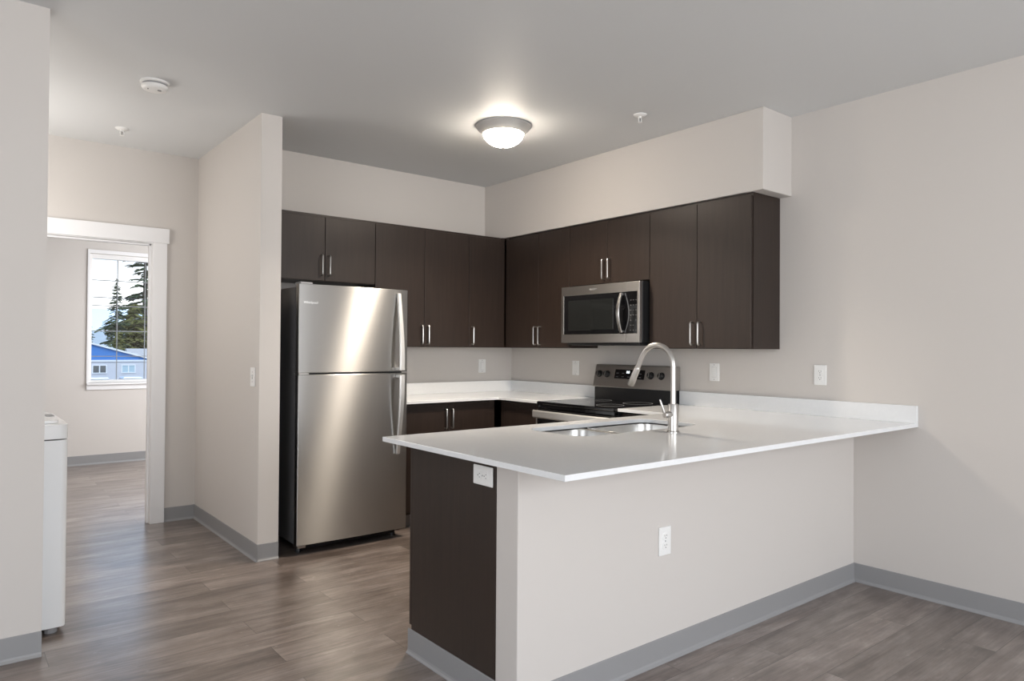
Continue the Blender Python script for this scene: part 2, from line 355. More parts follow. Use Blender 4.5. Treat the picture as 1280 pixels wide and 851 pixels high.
# ------------------------------------------------------------------ cabinets
def pull_bm(L=.142, out=.03, r=.0052):
    b = B(); pts = [(0, 0, 0)]
    for z0, s in ((0, 1), (L, -1)):
        q = []
        for i in range(6):
            a = PI / 2 * i / 5; q.append((0, -out + .011 * (1 - math.sin(a)), z0 + s * .011 * (1 - math.cos(a))))
        pts += q if s > 0 else q[::-1]
    pts.append((0, 0, L)); return tube(b, pts, r, 8)
PULL = {}
def pull(parent, x, y, z):
    o = make('handle', pull_bm(), M_nickel, parent, smooth=40); o.location = (x, y, z); return o
def cabinet(name, label, group, loc, rz, w, h, d, doors, kick=0, top=True, filler=(), hollow=True):
    """local frame: x along the width from 0, wall at y=0, front towards -y, z from the underside"""
    t = thing(name, label, 'cabinet', loc, rz, group); T = .016; df = d - .02
    b = B(); box(b, 0, T, -df, 0, kick, h); box(b, w - T, w, -df, 0, kick, h); box(b, T, w - T, -df, 0, kick, kick + T); box(b, T, w - T, -.008, 0, kick + T, h)
    if top: box(b, T, w - T, -df, -.008, h - T, h)
    else: box(b, T, w - T, -.10, -.008, h - T, h); box(b, T, w - T, -df, -df + .02, h - .05, h)
    make('carcass', b, M_cab, t)
    if kick: make('toe_kick', box(B(), .002, w - .002, -df + .06, -df + .075, 0, kick), M_base, t)
    for x0, x1 in filler: make('filler_strip', box(B(), x0, x1, -d + .004, -df, kick, h), M_cab, t, .001)
    for x0, x1, z0, z1, hs, hz in doors:
        dm = B(); box(dm, x0 + .0017, x1 - .0017, -d, -df - .001, z0, z1)
        o = make('door', dm, M_cab, t, .0015)
        if hs: pull(o, x0 + .028 if hs == 'L' else x1 - .028, -d, hz)
    return t
ZU, ZT = 1.2996, 2.2285; HU = ZT - ZU; DT = HU - .02
DB, DR = .29, .309
G = 'dark wood wall cabinets'
cabinet('wall_cabinet', 'short two-door dark wood cabinet over the refrigerator', G, (-2.318, -.001, 1.756), 0, .786, ZT - 1.756, DB,
        [(.0, .393, .004, ZT - 1.756 - .02, 'R', .042), (.393, .786, .004, ZT - 1.756 - .02, 'L', .042)])
make('filler_strip', box(B(), -.078, -.001, -DB + .004, -DB + .03, 0, ZT - 1.756), M_cab, bpy.data.objects['wall_cabinet'])
cabinet('wall_cabinet', 'tall two-door dark wood cabinet just right of the refrigerator top', G, (-1.531, -.001, ZU), 0, .849, HU, DB,
        [(0, .426, .004, DT, 'R', .026), (.426, .849, .004, DT, 'L', .026)])
cabinet('wall_cabinet', 'narrow one-handle dark wood cabinet running into the kitchen corner', G, (-.681, -.001, ZU), 0, .68, HU, DB,
        [(0, .345, .004, DT, 'L', .026)], filler=((.345, .369),))
R = -PI / 2
cabinet('wall_cabinet', 'tall two-door dark wood cabinet between the corner and the microwave', G, (-.001, -.30, ZU), R, .784, HU, DR,
        [(.034, .425, .004, DT, 'R', .026), (.425, .784, .004, DT, 'L', .026)], filler=((0, .033),))
cabinet('wall_cabinet', 'short two-door dark wood cabinet above the microwave', G, (-.001, -1.085, 1.762), R, .781, ZT - 1.762, DR,
        [(0, .391, .004, ZT - 1.762 - .02, 'R', .035), (.391, .781, .004, ZT - 1.762 - .02, 'L', .035)])
cabinet('wall_cabinet', 'tall two-door dark wood cabinet right of the microwave, at the run\'s free end', G, (-.001, -1.867, ZU), R, .770, HU, DR,
        [(0, .384, .004, DT, 'R', .026), (.384, .768, .004, DT, 'L', .026)])
G = 'dark wood base cabinets'
HB, DBB = .892, .61
cabinet('base_cabinet', 'two-door dark wood base cabinet beside the refrigerator', G, (-1.500, -.001, 0), 0, .845, HB, DBB,
        [(0, .41, .12, .88, 'R', .70), (.41, .79, .12, .88, 'L', .70)], kick=.1, filler=((.79, .845),))
cabinet('base_cabinet', 'dark wood corner base cabinet left of the range', G, (-.001, -.02, 0), R, 1.105, HB, DBB,
        [(.655, 1.105, .12, .88, 'R', .70)], kick=.1, filler=((.612, .655),))
cabinet('base_cabinet', 'narrow dark wood base cabinet between the range and the sink run', G, (-.001, -1.897, 0), R, .46, HB, DBB,
        [(0, .42, .12, .88, 'L', .70)], kick=.1, filler=((.42, .46),))
PY = YWB + .001                                        # peninsula boxes stand against the half wall, fronts to the kitchen
cabinet('base_cabinet', 'dark wood sink base cabinet under the double bowl sink', G, (-.90, PY, 0), PI, 1.0, HB, .603,
        [(0, .5, .12, .88, 'R', .70), (.5, 1.0, .12, .88, 'L', .70)], kick=.1, top=False)
t = cabinet('base_cabinet', 'dark wood peninsula end cabinet with the wall socket on its side', G, (-1.902, PY, 0), PI, abs(XE + 1.902) - .02, HB, .603,
            [(0, .525, .12, .88, 'L', .70)], kick=.1)
make('end_panel', box(B(), abs(XE + 1.902) - .019, abs(XE + 1.902), -.583, -.0005, .103, HB), M_cab, t, .001)
make('door_edge', box(B(), abs(XE + 1.902) - .019, abs(XE + 1.902) - .001, -.602, -.586, .12, .88), M_cab, t, .001)
cove('baseboard_peninsula_end', (XE, -2.364), (XE, YWB - .0), (-1, 0))

# ------------------------------------------------------------------ counters
ZC, TC, ZBS = .914, .02, 1.006
t = tag(make('countertop', slab(B(), [(-1.515, -.001), (-.001, -.001), (-.001, -1.128), (-.645, -1.128), (-.645, -.645), (-1.515, -.645)], [], ZC - TC, ZC), M_quartz, bevel=.0015),
        'white quartz corner countertop between the refrigerator and the range', 'countertop', 'white quartz countertops')
b = B(); box(b, -1.515, -.001, -.021, -.001, ZC, ZBS); box(b, -.021, -.001, -1.128, -.021, ZC, ZBS)
make('backsplash', b, M_quartz, t, .001)
YP, XP, YQ = -3.4291, -2.542, -2.292
SK = dict(x0=-1.86, x1=-1.0, y0=-2.80, y1=-2.415)
hole = rrect(SK['x0'], SK['x1'], SK['y0'], SK['y1'], .09, 8)
t = tag(make('countertop', slab(B(), [(-.001, -1.893), (-.001, YP), (XP, YP), (XP, YQ), (-.645, YQ), (-.645, -1.893)], [hole], ZC - TC, ZC), M_quartz, bevel=.0015),
        'white quartz peninsula countertop holding the sink and overhanging the half wall', 'countertop', 'white quartz countertops')
make('backsplash', box(B(), -.021, -.001, YP, -1.893, ZC, ZBS), M_quartz, t, .001)

# ------------------------------------------------------------------ sink and faucet
t = thing('kitchen_sink', 'stainless double bowl sink set under the peninsula counter', 'sink', ((SK['x0'] + SK['x1']) / 2, (SK['y0'] + SK['y1']) / 2, ZC - TC))
cx, cy = t.location.x, t.location.y
def bowl(x0, x1, y0, y1, depth):
    b = B(); loops = []
    for dz, ins, r in ((-.001, -.012, .08), (-.006, 0, .08), (-depth + .03, .012, .07), (-depth + .006, .03, .06), (-depth, .06, .05)):
        P = rrect(x0 + ins, x1 - ins, y0 + ins, y1 - ins, r, 8); loops.append([b.verts.new((x, y, dz)) for x, y in P])
    n = len(loops[0])
    for A, C in zip(loops, loops[1:]):
        for i in range(n): b.faces.new((A[i], A[(i + 1) % n], C[(i + 1) % n], C[i]))
    b.faces.new(loops[-1]); return b
hx = (SK['x1'] - SK['x0']) / 2; hy = (SK['y1'] - SK['y0']) / 2; dv = -.05
for x0, x1 in ((-hx + .005, dv - .014), (dv + .014, hx - .005)):
    o = make('bowl', bowl(x0, x1, -hy + .005, hy - .005, .20), M_bowl, t, smooth=50)
    md = o.modifiers.new('thickness', 'SOLIDIFY'); md.thickness = .0015; md.offset = 1
    dr = B(); lathe(dr, [(0, .002), (.022, .003), (.03, .004), (.042, .004), (.044, 0), (.044, -.01), (0, -.01)], ((x0 + x1) / 2, 0, -.198), 24)
    make('drain', dr, M_nickel, o, smooth=40)
make('divider', box(B(), dv - .010, dv + .010, -hy + .03, hy - .03, -.05, -.008), M_bowl, t, .004)

FX, FY = -1.39, -2.922
t = thing('faucet', 'brushed nickel gooseneck pull-down faucet standing behind the sink', 'faucet', (FX, FY, ZC))
make('base', lathe(B(), [(0, 0), (.028, 0), (.028, .005), (.0235, .008), (.0235, .128), (.0215, .131), (0, .131)], seg=28), M_nickel, t, smooth=40)
pts = [(0, 0, .125), (0, 0, .20), (0, 0, .29)]; ra = .099; zc = .302
for i in range(19):
    a = PI * .97 * i / 18 * 158 / 175; pts.append((0, ra - ra * math.cos(a), zc + ra * math.sin(a)))
_d = (Vector(pts[-1]) - Vector(pts[-2])).normalized(); pts.append(tuple(Vector(pts[-1]) + _d * .055))
make('gooseneck', tube(B(), pts, .0125, 16), M_nickel, t, smooth=60)
e0 = Vector(pts[-1]); dr_ = (e0 - Vector(pts[-2])).normalized()
make('spray_head', tube(B(), [e0 - dr_ * .004, e0, e0 + dr_ * .004, e0 + dr_ * .05, e0 + dr_ * .092, e0 + dr_ * .096], [.0125, .0150, .0158, .0158, .0175, .015], 18), M_nickel, t, smooth=40)
lv = make('lever_hub', tube(B(), [(-.02, 0, .083), (-.058, 0, .083), (-.062, 0, .083)], [.014, .014, .011], 16), M_nickel, t, smooth=40)
make('lever', tube(B(), [(-.055, .002, .085), (-.062, .004, .10), (-.078, .012, .150), (-.079, .0125, .153)], [.0055, .0052, .0045, .003], 10), M_nickel, lv, smooth=50)

# ------------------------------------------------------------------ refrigerator
FXL, FXR, FYF = -2.3008, -1.5297, -.7722
t = thing('refrigerator', 'tall stainless top-freezer refrigerator with two curved handles', 'refrigerator', ((FXL + FXR) / 2, -.40, 0))
W2 = (FXR - FXL) / 2; yf = FYF + .40; yb = yf + .062
make('cabinet', box(B(), -W2 + .006, W2 - .006, yb + .012, .36, .06, 1.672), M_steelside, t, .006)
make('gasket', box(B(), -W2 + .016, W2 - .016, yb - .002, yb + .013, .065, 1.665), M_black, t)
def bowed_door(z0, z1):
    b = B(); n = 14; prof = []
    for i in range(n + 1):
        x = -W2 + 2 * W2 * i / n; prof.append((x, yf + .010 * (2 * i / n - 1) ** 2))
    P = prof + [(W2, yb - .003), (-W2, yb - .003)]
    A = [b.verts.new((x, y, z0)) for x, y in P]; C = [b.verts.new((x, y, z1)) for x, y in P]; k = len(P)
    for i in range(k): b.faces.new((A[i], A[(i + 1) % k], C[(i + 1) % k], C[i]))
    b.faces.new(A[::-1]); b.faces.new(C); return b
d1 = make('freezer_door', bowed_door(1.132, 1.688), M_steel, t, .004, smooth=35)
d2 = make('fridge_door', bowed_door(.062, 1.121), M_steel, t, .004, smooth=35)
def fridge_handle(zfar, znear):                        # flat bar: flush at the far end, standing off at the split
    b = B(); n = 16; x = W2 - .078; ring = []
    for i in range(n + 1):
        s = i / n; z = zfar + (znear - zfar) * s; off = .012 + .050 * math.sin(PI / 2 * min(1, s * 1.15)) ** 1.2
        w = .014 + .006 * s; th = .014
        y = yf - off
        ring.append([b.verts.new((x + sx * w, y + sy, z)) for sx, sy in ((-1, 0), (-.7, -.006), (.7, -.006), (1, 0), (.8, th), (-.8, th))])
    for A, C in zip(ring, ring[1:]):
        for j in range(6): b.faces.new((A[j], A[(j + 1) % 6], C[(j + 1) % 6], C[j]))
    b.faces.new(ring[0]); b.faces.new(ring[-1][::-1])
    z1 = znear + (.018 if zfar > znear else -.018)
    box(b, x - .014, x + .014, yf - .052, yf + .004, min(znear, z1), max(znear, z1))
    z2 = zfar + (-.03 if zfar > znear else .03)
    box(b, x - .011, x + .011, yf - .006, yf + .004, min(zfar, z2), max(zfar, z2))
    return b
make('handle', fridge_handle(1.66, 1.142), M_bright, d1, .001, smooth=35)
make('handle', fridge_handle(.575, 1.110), M_bright, d2, .001, smooth=35)
text('badge', 'Whirlpool', .022, M_logo, d1, (-W2 + .075, yf + .0048, 1.572), (PI / 2, 0, -.03), .001)
b = B(); box(b, -W2 + .01, -W2 + .09, yf + .012, yb + .04, 1.675, 1.70); make('hinge_cover', b, M_grey, t, .004)
b = B(); box(b, -W2 + .004, -W2 + .07, yf + .012, yb + .03, 1.1225, 1.1305); make('hinge', b, M_nickel, t, .001)
b = B(); box(b, -W2 + .05, W2 - .05, yb + .03, yb + .05, .018, .06)
for z in (.028, .04, .052): box(b, -W2 + .06, W2 - .06, yb + .026, yb + .031, z - .003, z + .003)
make('toe_grille', b, M_black, t)
for x in (-W2 + .05, W2 - .05):
    for y in (yb + .045, .30):
        make('foot', tube(B(), [(x, y, 0), (x, y, .012), (x, y, .062)], [.018, .018, .010], 12), M_black, t)
b = B(); box(b, -W2 + .008, -W2 + .06, yf + .014, yb + .02, .046, .0605); make('lower_hinge', b, M_nickel, t, .001)

# ------------------------------------------------------------------ microwave (local x along wall towards the viewer, front -y)
t = thing('microwave', 'stainless over-the-range microwave with bowed handle', 'microwave', (-.001, -1.094, 1.335), R)
MW, MH, MD = .765, .418, .40
make('housing', box(B(), 0, MW, -MD + .03, 0, .008, MH), M_black, t, .003)
SEAM = .645
b = B(); x0, x1 = .001, SEAM - .001
def frame_bm(x0, x1, z0, z1, wx0, wx1, wz0, wz1, y0, y1):
    b = B(); box(b, x0, x1, y0, y1, z0, wz0); box(b, x0, x1, y0, y1, wz1, z1)
    if wx0 - x0 > .0005: box(b, x0, wx0, y0, y1, wz0, wz1)
    if x1 - wx1 > .0005: box(b, wx1, x1, y0, y1, wz0, wz1)
    return b
d = make('door', frame_bm(.001, SEAM - .001, .004, MH - .002, .027, SEAM - .001, .064, .350, -MD, -MD + .028), M_steel2, t, .0015)
make('door_glass', box(B(), .027, SEAM - .001, -MD + .002, -MD + .02, .064, .350), M_blackglass, d)
make('window', box(B(), .075, SEAM - .12, -MD + .0008, -MD + .004, .095, .312), M_window, d, .001)
b = B(); n = 18; ring = []
for i in range(n + 1):
    s = i / n; z = .072 + .270 * s; o = .016 + .034 * math.sin(PI * s); w = .011 + .004 * math.sin(PI * s); x = SEAM - .032
    ring.append([b.verts.new((x + sx * w, -MD - o + sy, z)) for sx, sy in ((-1, 0), (-.6, -.005), (.6, -.005), (1, 0), (.8, .008), (-.8, .008))])
for A, C in zip(ring, ring[1:]):
    for j in range(6): b.faces.new((A[j], A[(j + 1) % 6], C[(j + 1) % 6], C[j]))
b.faces.new(ring[0]); b.faces.new(ring[-1][::-1])
for z in (.075, .327): box(b, SEAM - .042, SEAM - .022, -MD - .012, -MD + .004, z, z + .012)
make('handle', b, M_nickel, d, .0005, smooth=35)
cp = make('control_panel', frame_bm(SEAM + .001, MW - .001, .004, MH - .002, SEAM + .001, MW - .020, .064, .350, -MD, -MD + .028), M_steel2, t, .0015)
make('keypad', box(B(), SEAM + .001, MW - .020, -MD + .002, -MD + .02, .064, .350), M_blackglass, cp)
b = B()
for r in range(7):
    for c in range(3):
        if (r + c) % 4 == 3 and r < 3: continue
        x = SEAM + .036 + c * .024; z = .085 + r * .034; make('key', box(B(), x, x + .010, -MD + .0013, -MD + .003, z, z + .004), M_key, cp)
text('badge', 'Whirlpool', .017, M_grey, d, (.33, -MD - .0004, .385), (PI / 2, 0, 0), .0004)
b = B(); box(b, .03, MW - .03, -MD + .035, -.02, -.012, .0085); box(b, .05, .30, -MD + .06, -MD + .26, -.016, -.011); box(b, .45, .70, -MD + .06, -MD + .26, -.016, -.011)
make('underside_vent', b, M_black, t, .003)

# ------------------------------------------------------------------ range
t = thing('range', 'black glass-top electric range with stainless back panel and knobs', 'range', (-.001, -1.132, 0), R)
RW = .757
make('body', box(B(), .001, RW - .001, -.63, -.015, .06, .895), M_black, t, .004)
make('plinth', box(B(), .01, RW - .01, -.57, -.03, 0, .06), M_black, t)
ct = make('cooktop', box(B(), 0, RW, -.672, -.085, .893, .915), M_blackglass, t, .006)
for x, y, r in ((.2, -.50, .115), (.56, -.50, .09), (.2, -.22, .08), (.56, -.22, .1)):
    make('burner_ring', lathe(B(), [(r, 0), (r + .004, 0), (r + .004, .0004), (r, .0004), (r, 0)], (x, y, .9151), 40), M_grey, ct)
make('front_trim', box(B(), .001, RW - .001, -.668, -.63, .868, .893), M_blackglass, t, .003)
od = make('oven_door', box(B(), .004, RW - .004, -.665, -.632, .24, .863), M_blackglass, t, .004)
make('oven_window', box(B(), .12, RW - .12, -.667, -.664, .36, .70), M_window, od)
b = B(); n = 16; ring = []
for i in range(n + 1):
    s = 2 * i / n - 1; x = RW / 2 + s * (RW / 2 - .004); o = .045 + .012 * (1 - s * s)
    ring.append([b.verts.new((x, -.665 - o + sy, .828 + sz)) for sy, sz in ((0, -.028), (-.006, -.020), (-.006, .020), (0, .028), (.016, .024), (.016, -.024))])
for A, C in zip(ring, ring[1:]):
    for j in range(6): b.faces.new((A[j], A[(j + 1) % 6], C[(j + 1) % 6], C[j]))
b.faces.new(ring[0]); b.faces.new(ring[-1][::-1])
for x in (.03, RW - .055): box(b, x, x + .025, -.70, -.664, .812, .844)
make('handle', b, M_bright, od, .001, smooth=30)
make('storage_drawer', box(B(), .004, RW - .004, -.662, -.632, .07, .23), M_steel2, t, .004)
# backguard: black riser and slanted stainless control panel
make('backguard_riser', box(B(), .004, RW - .004, -.085, -.004, .895, 1.012), M_black, t, .003)
b = B(); hexa(b, [(0, -.105, 1.006), (RW, -.105, 1.006), (RW, -.002, 1.006), (0, -.002, 1.006), (0, -.062, 1.176), (RW, -.062, 1.176), (RW, -.002, 1.176), (0, -.002, 1.176)])
bg_ = make('control_panel', b, M_steel2, t, .006, seg=3)
slope = math.atan2(.043, .170)
def on_panel(x, s): return Vector((x, -.105 + .043 * s, 1.006 + .170 * s))
def panel_box(x0, x1, s0, s1, th):
    nrm = Vector((0, -math.cos(slope), math.sin(slope)))
    a, c_, d_, e_ = on_panel(x0, s0), on_panel(x1, s0), on_panel(x1, s1), on_panel(x0, s1)
    return hexa(B(), [a, c_, c_ - nrm * .004, a - nrm * .004, e_, d_, d_ - nrm * .004, e_ - nrm * .004]) if th == 0 else hexa(B(), [a + nrm * th, c_ + nrm * th, c_ - nrm * .004, a - nrm * .004, e_ + nrm * th, d_ + nrm * th, d_ - nrm * .004, e_ - nrm * .004])
dp = make('display', panel_box(.212, .500, .40, .80, .0015), M_blackglass, bg_)
for x in (.325, .343): make('display_digit', panel_box(x, x + .012, .64, .74, .002), M_lcd, dp)
b = B()
for i in range(5):
    for j in range(2):
        if i in (2, 3) and j == 1: continue
        x = .228 + i * .055
        make('display_key', panel_box(x, x + .022, .47 + .15 * j, .50 + .15 * j, .002), M_key, dp)
nrm = Vector((0, -math.cos(slope), math.sin(slope)))
for x in (.055, .135, .56, .655):
    c0 = on_panel(x, .58)
    kn = make('knob', tube(B(), [c0, c0 + nrm * .004, c0 + nrm * .005, c0 + nrm * .026, c0 + nrm * .028], [.027, .027, .0215, .0195, .016], 22), M_black, bg_, smooth=40)
    tt = nrm.cross(Vector((1, 0, 0)))
    b = B(); q = c0 + nrm * .027
    hexa(b, [q + Vector((sx * .003, 0, 0)) + tt * sz * .016 + nrm * h for h in (0,) for sz in (-1,) for sx in (-1, 1)] + [q + Vector((sx * .003, 0, 0)) - tt * -1 * .016 for sx in (1, -1)] +
            [q + Vector((sx * .003, 0, 0)) + tt * sz * .016 + nrm * .004 for sz in (-1,) for sx in (-1, 1)] + [q + Vector((sx * .003, 0, 0)) + tt * .016 + nrm * .004 for sx in (1, -1)])
    make('pointer', b, M_nickel, kn)

# ------------------------------------------------------------------ washer in the hall closet
t = thing('washing_machine', 'white top-load washer standing in the hall closet at left', 'washer', (-3.905, -.90, 0))
make('body', slab(B(), rrect(-.345, .343, -.338, .338, .025, 5), [], .03, .868), M_enamel, t, .006, smooth=40)
make('top_deck', slab(B(), rrect(-.345, .345, -.342, .342, .035, 5), [], .873, .938), M_enamel, t, .012, smooth=40, seg=3)
ld = make('lid', slab(B(), rrect(-.20, .315, -.28, .28, .05, 6), [], .9385, .952), M_enamel, t, .004, smooth=40)
make('lid_grip', box(B(), .285, .318, -.05, .05, .949, .957), M_grey, ld, .003)
make('lid_hinge', tube(B(), [(-.19, -.27, .955), (-.19, .27, .955)], .008, 10), M_grey, ld)
b = B(); hexa(b, [(-.345, -.342, .938), (-.225, -.342, .938), (-.225, .342, .938), (-.345, .342, .938), (-.345, -.342, 1.10), (-.285, -.342, 1.10), (-.285, .342, 1.10), (-.345, .342, 1.10)])
cs = make('console', b, M_enamel, t, .012, seg=3)
for y in (-.2, -.06): make('dial', tube(B(), [(-.26, y, 1.02), (-.228, y, 1.03)], [.032, .028], 20), M_grey, cs, smooth=40)
for x in (-.29, .29):
    for y in (-.29, .29): make('foot', tube(B(), [(x, y, 0), (x, y, .012), (x, y, .034)], [.026, .026, .015], 12), M_grey, t)

# ------------------------------------------------------------------ ceiling fittings
LX, LY = -1.245, -1.453
t = thing('ceiling_light', 'lit flush-mount dome light with satin metal ring on the ceiling', 'ceiling light', (LX, LY, H))
make('base_ring', lathe(B(), [(0, 0), (.176, 0), (.178, -.006), (.172, -.014), (.165, -.018), (.160, -.030), (.145, -.040), (.136, -.052), (.131, -.054), (.128, -.046), (0, -.040)], seg=48), M_brass, t, smooth=40)
prof = [(.130, -.046)]
for i in range(1, 13):
    a = PI / 2 * i / 12; prof.append((.130 * math.cos(a), -.046 - .088 * math.sin(a)))
make('glass_dome', lathe(B(), prof, seg=48), M_dome, t, smooth=60)
ll = bpy.data.lights.new('dome_downlight', 'AREA'); ll.shape = 'DISK'; ll.size = .2; ll.energy = 28; ll.spread = 2.3; ll.color = (1, .87, .72)
lo = bpy.data.objects.new('dome_downlight', ll); lo.location = (LX, LY, H - .157); COL.objects.link(lo)   # the bulbs' light through the bottom of the bowl
make('finial', lathe(B(), [(0, -.131), (.012, -.132), (.014, -.139), (.009, -.146), (.005, -.152), (0, -.153)], seg=16), M_brass, t, smooth=50)

t = thing('smoke_detector', 'round white smoke detector on the hall ceiling', 'smoke detector', (-3.141, -.832, H))
make('mounting_plate', lathe(B(), [(0, 0), (.072, 0), (.072, -.010), (.069, -.012), (0, -.012)], seg=40), M_white, t, smooth=40)
make('vent_band', lathe(B(), [(0, -.012), (.061, -.012), (.061, -.024), (0, -.024)], seg=40), M_grey, t, smooth=40)
make('cover', lathe(B(), [(0, -.022), (.066, -.022), (.066, -.030), (.060, -.040), (.050, -.044), (0, -.045)], seg=40), M_white, t, smooth=40)
make('test_button', lathe(B(), [(0, -.044), (.010, -.0445), (.010, -.047), (0, -.048)], (.02, -.015, 0), 16), M_grey, t)
make('indicator', lathe(B(), [(0, -.044), (.003, -.0445), (.003, -.047), (0, -.047)], (-.035, -.01, 0), 10), M_slot, t)

t = thing('fire_sprinkler', 'white fire sprinkler head on the kitchen ceiling right of the lamp', 'sprinkler', (-.744, -2.154, H), group='ceiling sprinklers')
make('escutcheon', lathe(B(), [(0, 0), (.040, 0), (.040, -.003), (.030, -.010), (.018, -.012), (0, -.012)], seg=28), M_white, t, smooth=40)
b = B(); tube(b, [(0, 0, -.010), (0, 0, -.022)], .010, 12)
for s in (-1, 1): tube(b, [(s * .009, 0, -.02), (s * .013, 0, -.032), (s * .004, 0, -.047)], .0025, 6)
make('frame', b, M_white, t, smooth=40)
make('bulb', tube(B(), [(0, 0, -.02), (0, 0, -.046)], .0022, 8), M_slot, t)
make('deflector', lathe(B(), [(0, -.046), (.014, -.046), (.014, -.048), (0, -.048)], seg=16), M_white, t)
s2 = copy_tree(t); s2.location = (-3.123, .186, H); s2['label'] = 'white fire sprinkler head on the hall ceiling near the doorway'

# ------------------------------------------------------------------ wall plates (local: face towards -y)
def wall_plate(name, label, cat, loc, rot, kind, w=.076, h=.118):
    t = thing(name, label, cat, loc, 0, 'white wall plates'); t.rotation_euler = rot
    make('plate', box(B(), -w / 2, w / 2, -.006, 0, -h / 2, h / 2), M_white, t, .003)
    if kind == 'decora':
        o = make('insert', box(B(), -.0165, .0165, -.0085, -.004, -.033, .033), M_white, t, .0015)
        b = B(); box(b, -.0175, .0175, -.0064, -.0055, -.034, .034); make('gap', b, M_grey, t)
    elif kind == 'duplex':
        for z in (.0195, -.0195):
            o = make('receptacle', slab(B(), rrect(-.0165, .0165, -.0145, .0145, .008, 5), [], 0, .0035), M_white, t, .0005)
            o.rotation_euler = (PI / 2, 0, 0); o.location = (0, -.005, z)
            b = B(); box(b, -.0075, -.0055, .001, .007, .003, .0037); box(b, .0055, .0075, .001, .007, .003, .0037); lathe(b, [(0, .003), (.0024, .003), (.0024, .0037), (0, .0037)], (0, -.006, 0), 10)
            make('slots', b, M_slot, o)
    else:
        make('toggle', hexa(B(), [(-.005, -.016, .004), (.005, -.016, .004), (.005, -.004, -.008), (-.005, -.004, -.008), (-.005, -.018, .010), (.005, -.018, .010), (.005, -.004, .010), (-.005, -.004, .010)]), M_white, t, .001)
        make('toggle_slot', box(B(), -.007, .007, -.0064, -.0055, -.013, .013), M_grey, t)
    for z in (.048, -.048) if kind == 'decora' else ((0,) if kind == 'duplex' else (.03, -.03)):
        o = make('screw', lathe(B(), [(0, 0), (.0032, 0), (.0032, .001), (0, .001)], (0, z, .006), 10), M_grey, t); o.rotation_euler = (PI / 2, 0, 0)
    return t
wall_plate('wall_outlet', 'white outlet plate on the back wall above the corner backsplash', 'outlet', (-.333, -.0005, 1.138), (0, 0, 0), 'decora')
wall_plate('wall_outlet', 'white outlet plate on the wall just left of the range', 'outlet', (-.0005, -.840, 1.138), (0, 0, R), 'decora')
wall_plate('light_switch', 'white rocker switch plate on the wall behind the faucet', 'switch', (-.0005, -2.168, 1.145), (0, 0, R), 'decora')
wall_plate('wall_outlet', 'white duplex outlet on the right wall above the backsplash', 'outlet', (-.0005, -2.897, 1.150), (0, 0, R), 'duplex')
wall_plate('wall_outlet', 'white duplex outlet low on the peninsula half wall', 'outlet', (-1.662, YW - .0005, .500), (0, 0, 0), 'duplex')
wall_plate('wall_outlet', 'white sideways duplex outlet on the dark peninsula end panel', 'outlet', (XE - .0005, -2.893, .826), (0, PI / 2, R), 'duplex', .072, .118)
wall_plate('light_switch', 'white toggle switch on the partition wall facing the hall', 'switch', (XS0 - .0005, -.610, 1.108), (0, 0, R), 'toggle')

# ------------------------------------------------------------------ outside the bedroom window
GZ = -3.3
o = struct('ground_street', box(B(), -150, 200, 8, 330, GZ - .5, GZ), M_asphalt)
def hill(name, y, x0, x1, hs, material):
    b = B(); n = len(hs); F = []
    for i, h in enumerate(hs):
        x = x0 + (x1 - x0) * i / (n - 1)
        F.append([b.verts.new((x, y - 40, GZ)), b.verts.new((x, y, GZ + h)), b.verts.new((x, y + 60, GZ))])
    for A, C in zip(F, F[1:]):
        for j in range(2): b.faces.new((A[j], A[j + 1], C[j + 1], C[j]))
    o = make(name, b, material, smooth=180); o['kind'] = 'structure'; return o
hill('ground_far_hill', 620, -120, 400, [20, 25, 29, 32, 33, 33, 31, 30, 27, 30, 26, 22], M_hill)
hill('ground_near_hill', 300, 0, 160, [7, 9, 10, 10, 9, 10, 11, 9, 6], M_hill2)

# gable-fronted blue and grey building
t = thing('building', 'low grey building with a blue gable and white rake trim', 'building', (2.0, 70, GZ))
half, ez, az, dp = 9.35, 3.22, 5.95, 14.0
b = B(); box(b, -half, half, 0, dp, 0, ez); make('wall', b, M_siding, t)
b = B(); v = [b.verts.new(p) for p in ((-half, -.04, ez), (half, -.04, ez), (0, -.04, az), (-half, dp, ez), (half, dp, ez), (0, dp, az))]
for f in ((0, 1, 2), (3, 5, 4), (0, 3, 4, 1), (1, 4, 5, 2), (0, 2, 5, 3)): b.faces.new([v[i] for i in f])
make('gable', b, M_blue, t)
b = B()
for s in (-1, 1):
    e_, a_ = Vector((s * (half + .3), 0, ez - .05)), Vector((0, 0, az + .02)); u = Vector((0, 0, .16))
    hexa(b, [e_ + Vector((0, -.25, 0)), a_ + Vector((0, -.25, 0)), a_ + Vector((0, dp + .2, 0)), e_ + Vector((0, dp + .2, 0)), e_ + u + Vector((0, -.25, 0)), a_ + u + Vector((0, -.25, 0)), a_ + u + Vector((0, dp + .2, 0)), e_ + u + Vector((0, dp + .2, 0))])
make('roof', b, M_whitepaint, t)
b = B(); box(b, -half - .02, half + .02, -.10, 0, ez - .14, ez + .02); make('fascia', b, M_whitepaint, t)
b = B(); box(b, half - .3, half + .02, -.06, .1, 0, ez); box(b, -half, -half + .3, -.06, .1, 0, ez); make('corner_trim', b, M_whitepaint, t)
for wx in (-6.5, -3.6, 4.45, 6.85):
    w = make('window', frame_bm(wx, wx + 1.22, 1.98, 2.78, wx + .09, wx + 1.13, 2.06, 2.70, -.07, .03), M_whitepaint, t)
    make('window_pane', box(B(), wx + .09, wx + 1.13, -.03, .0, 2.06, 2.70), M_extglass if wx < 6 else M_extblind, w)
    make('mullion', box(B(), wx + .57, wx + .66, -.06, 0, 2.06, 2.70), M_whitepaint, w)
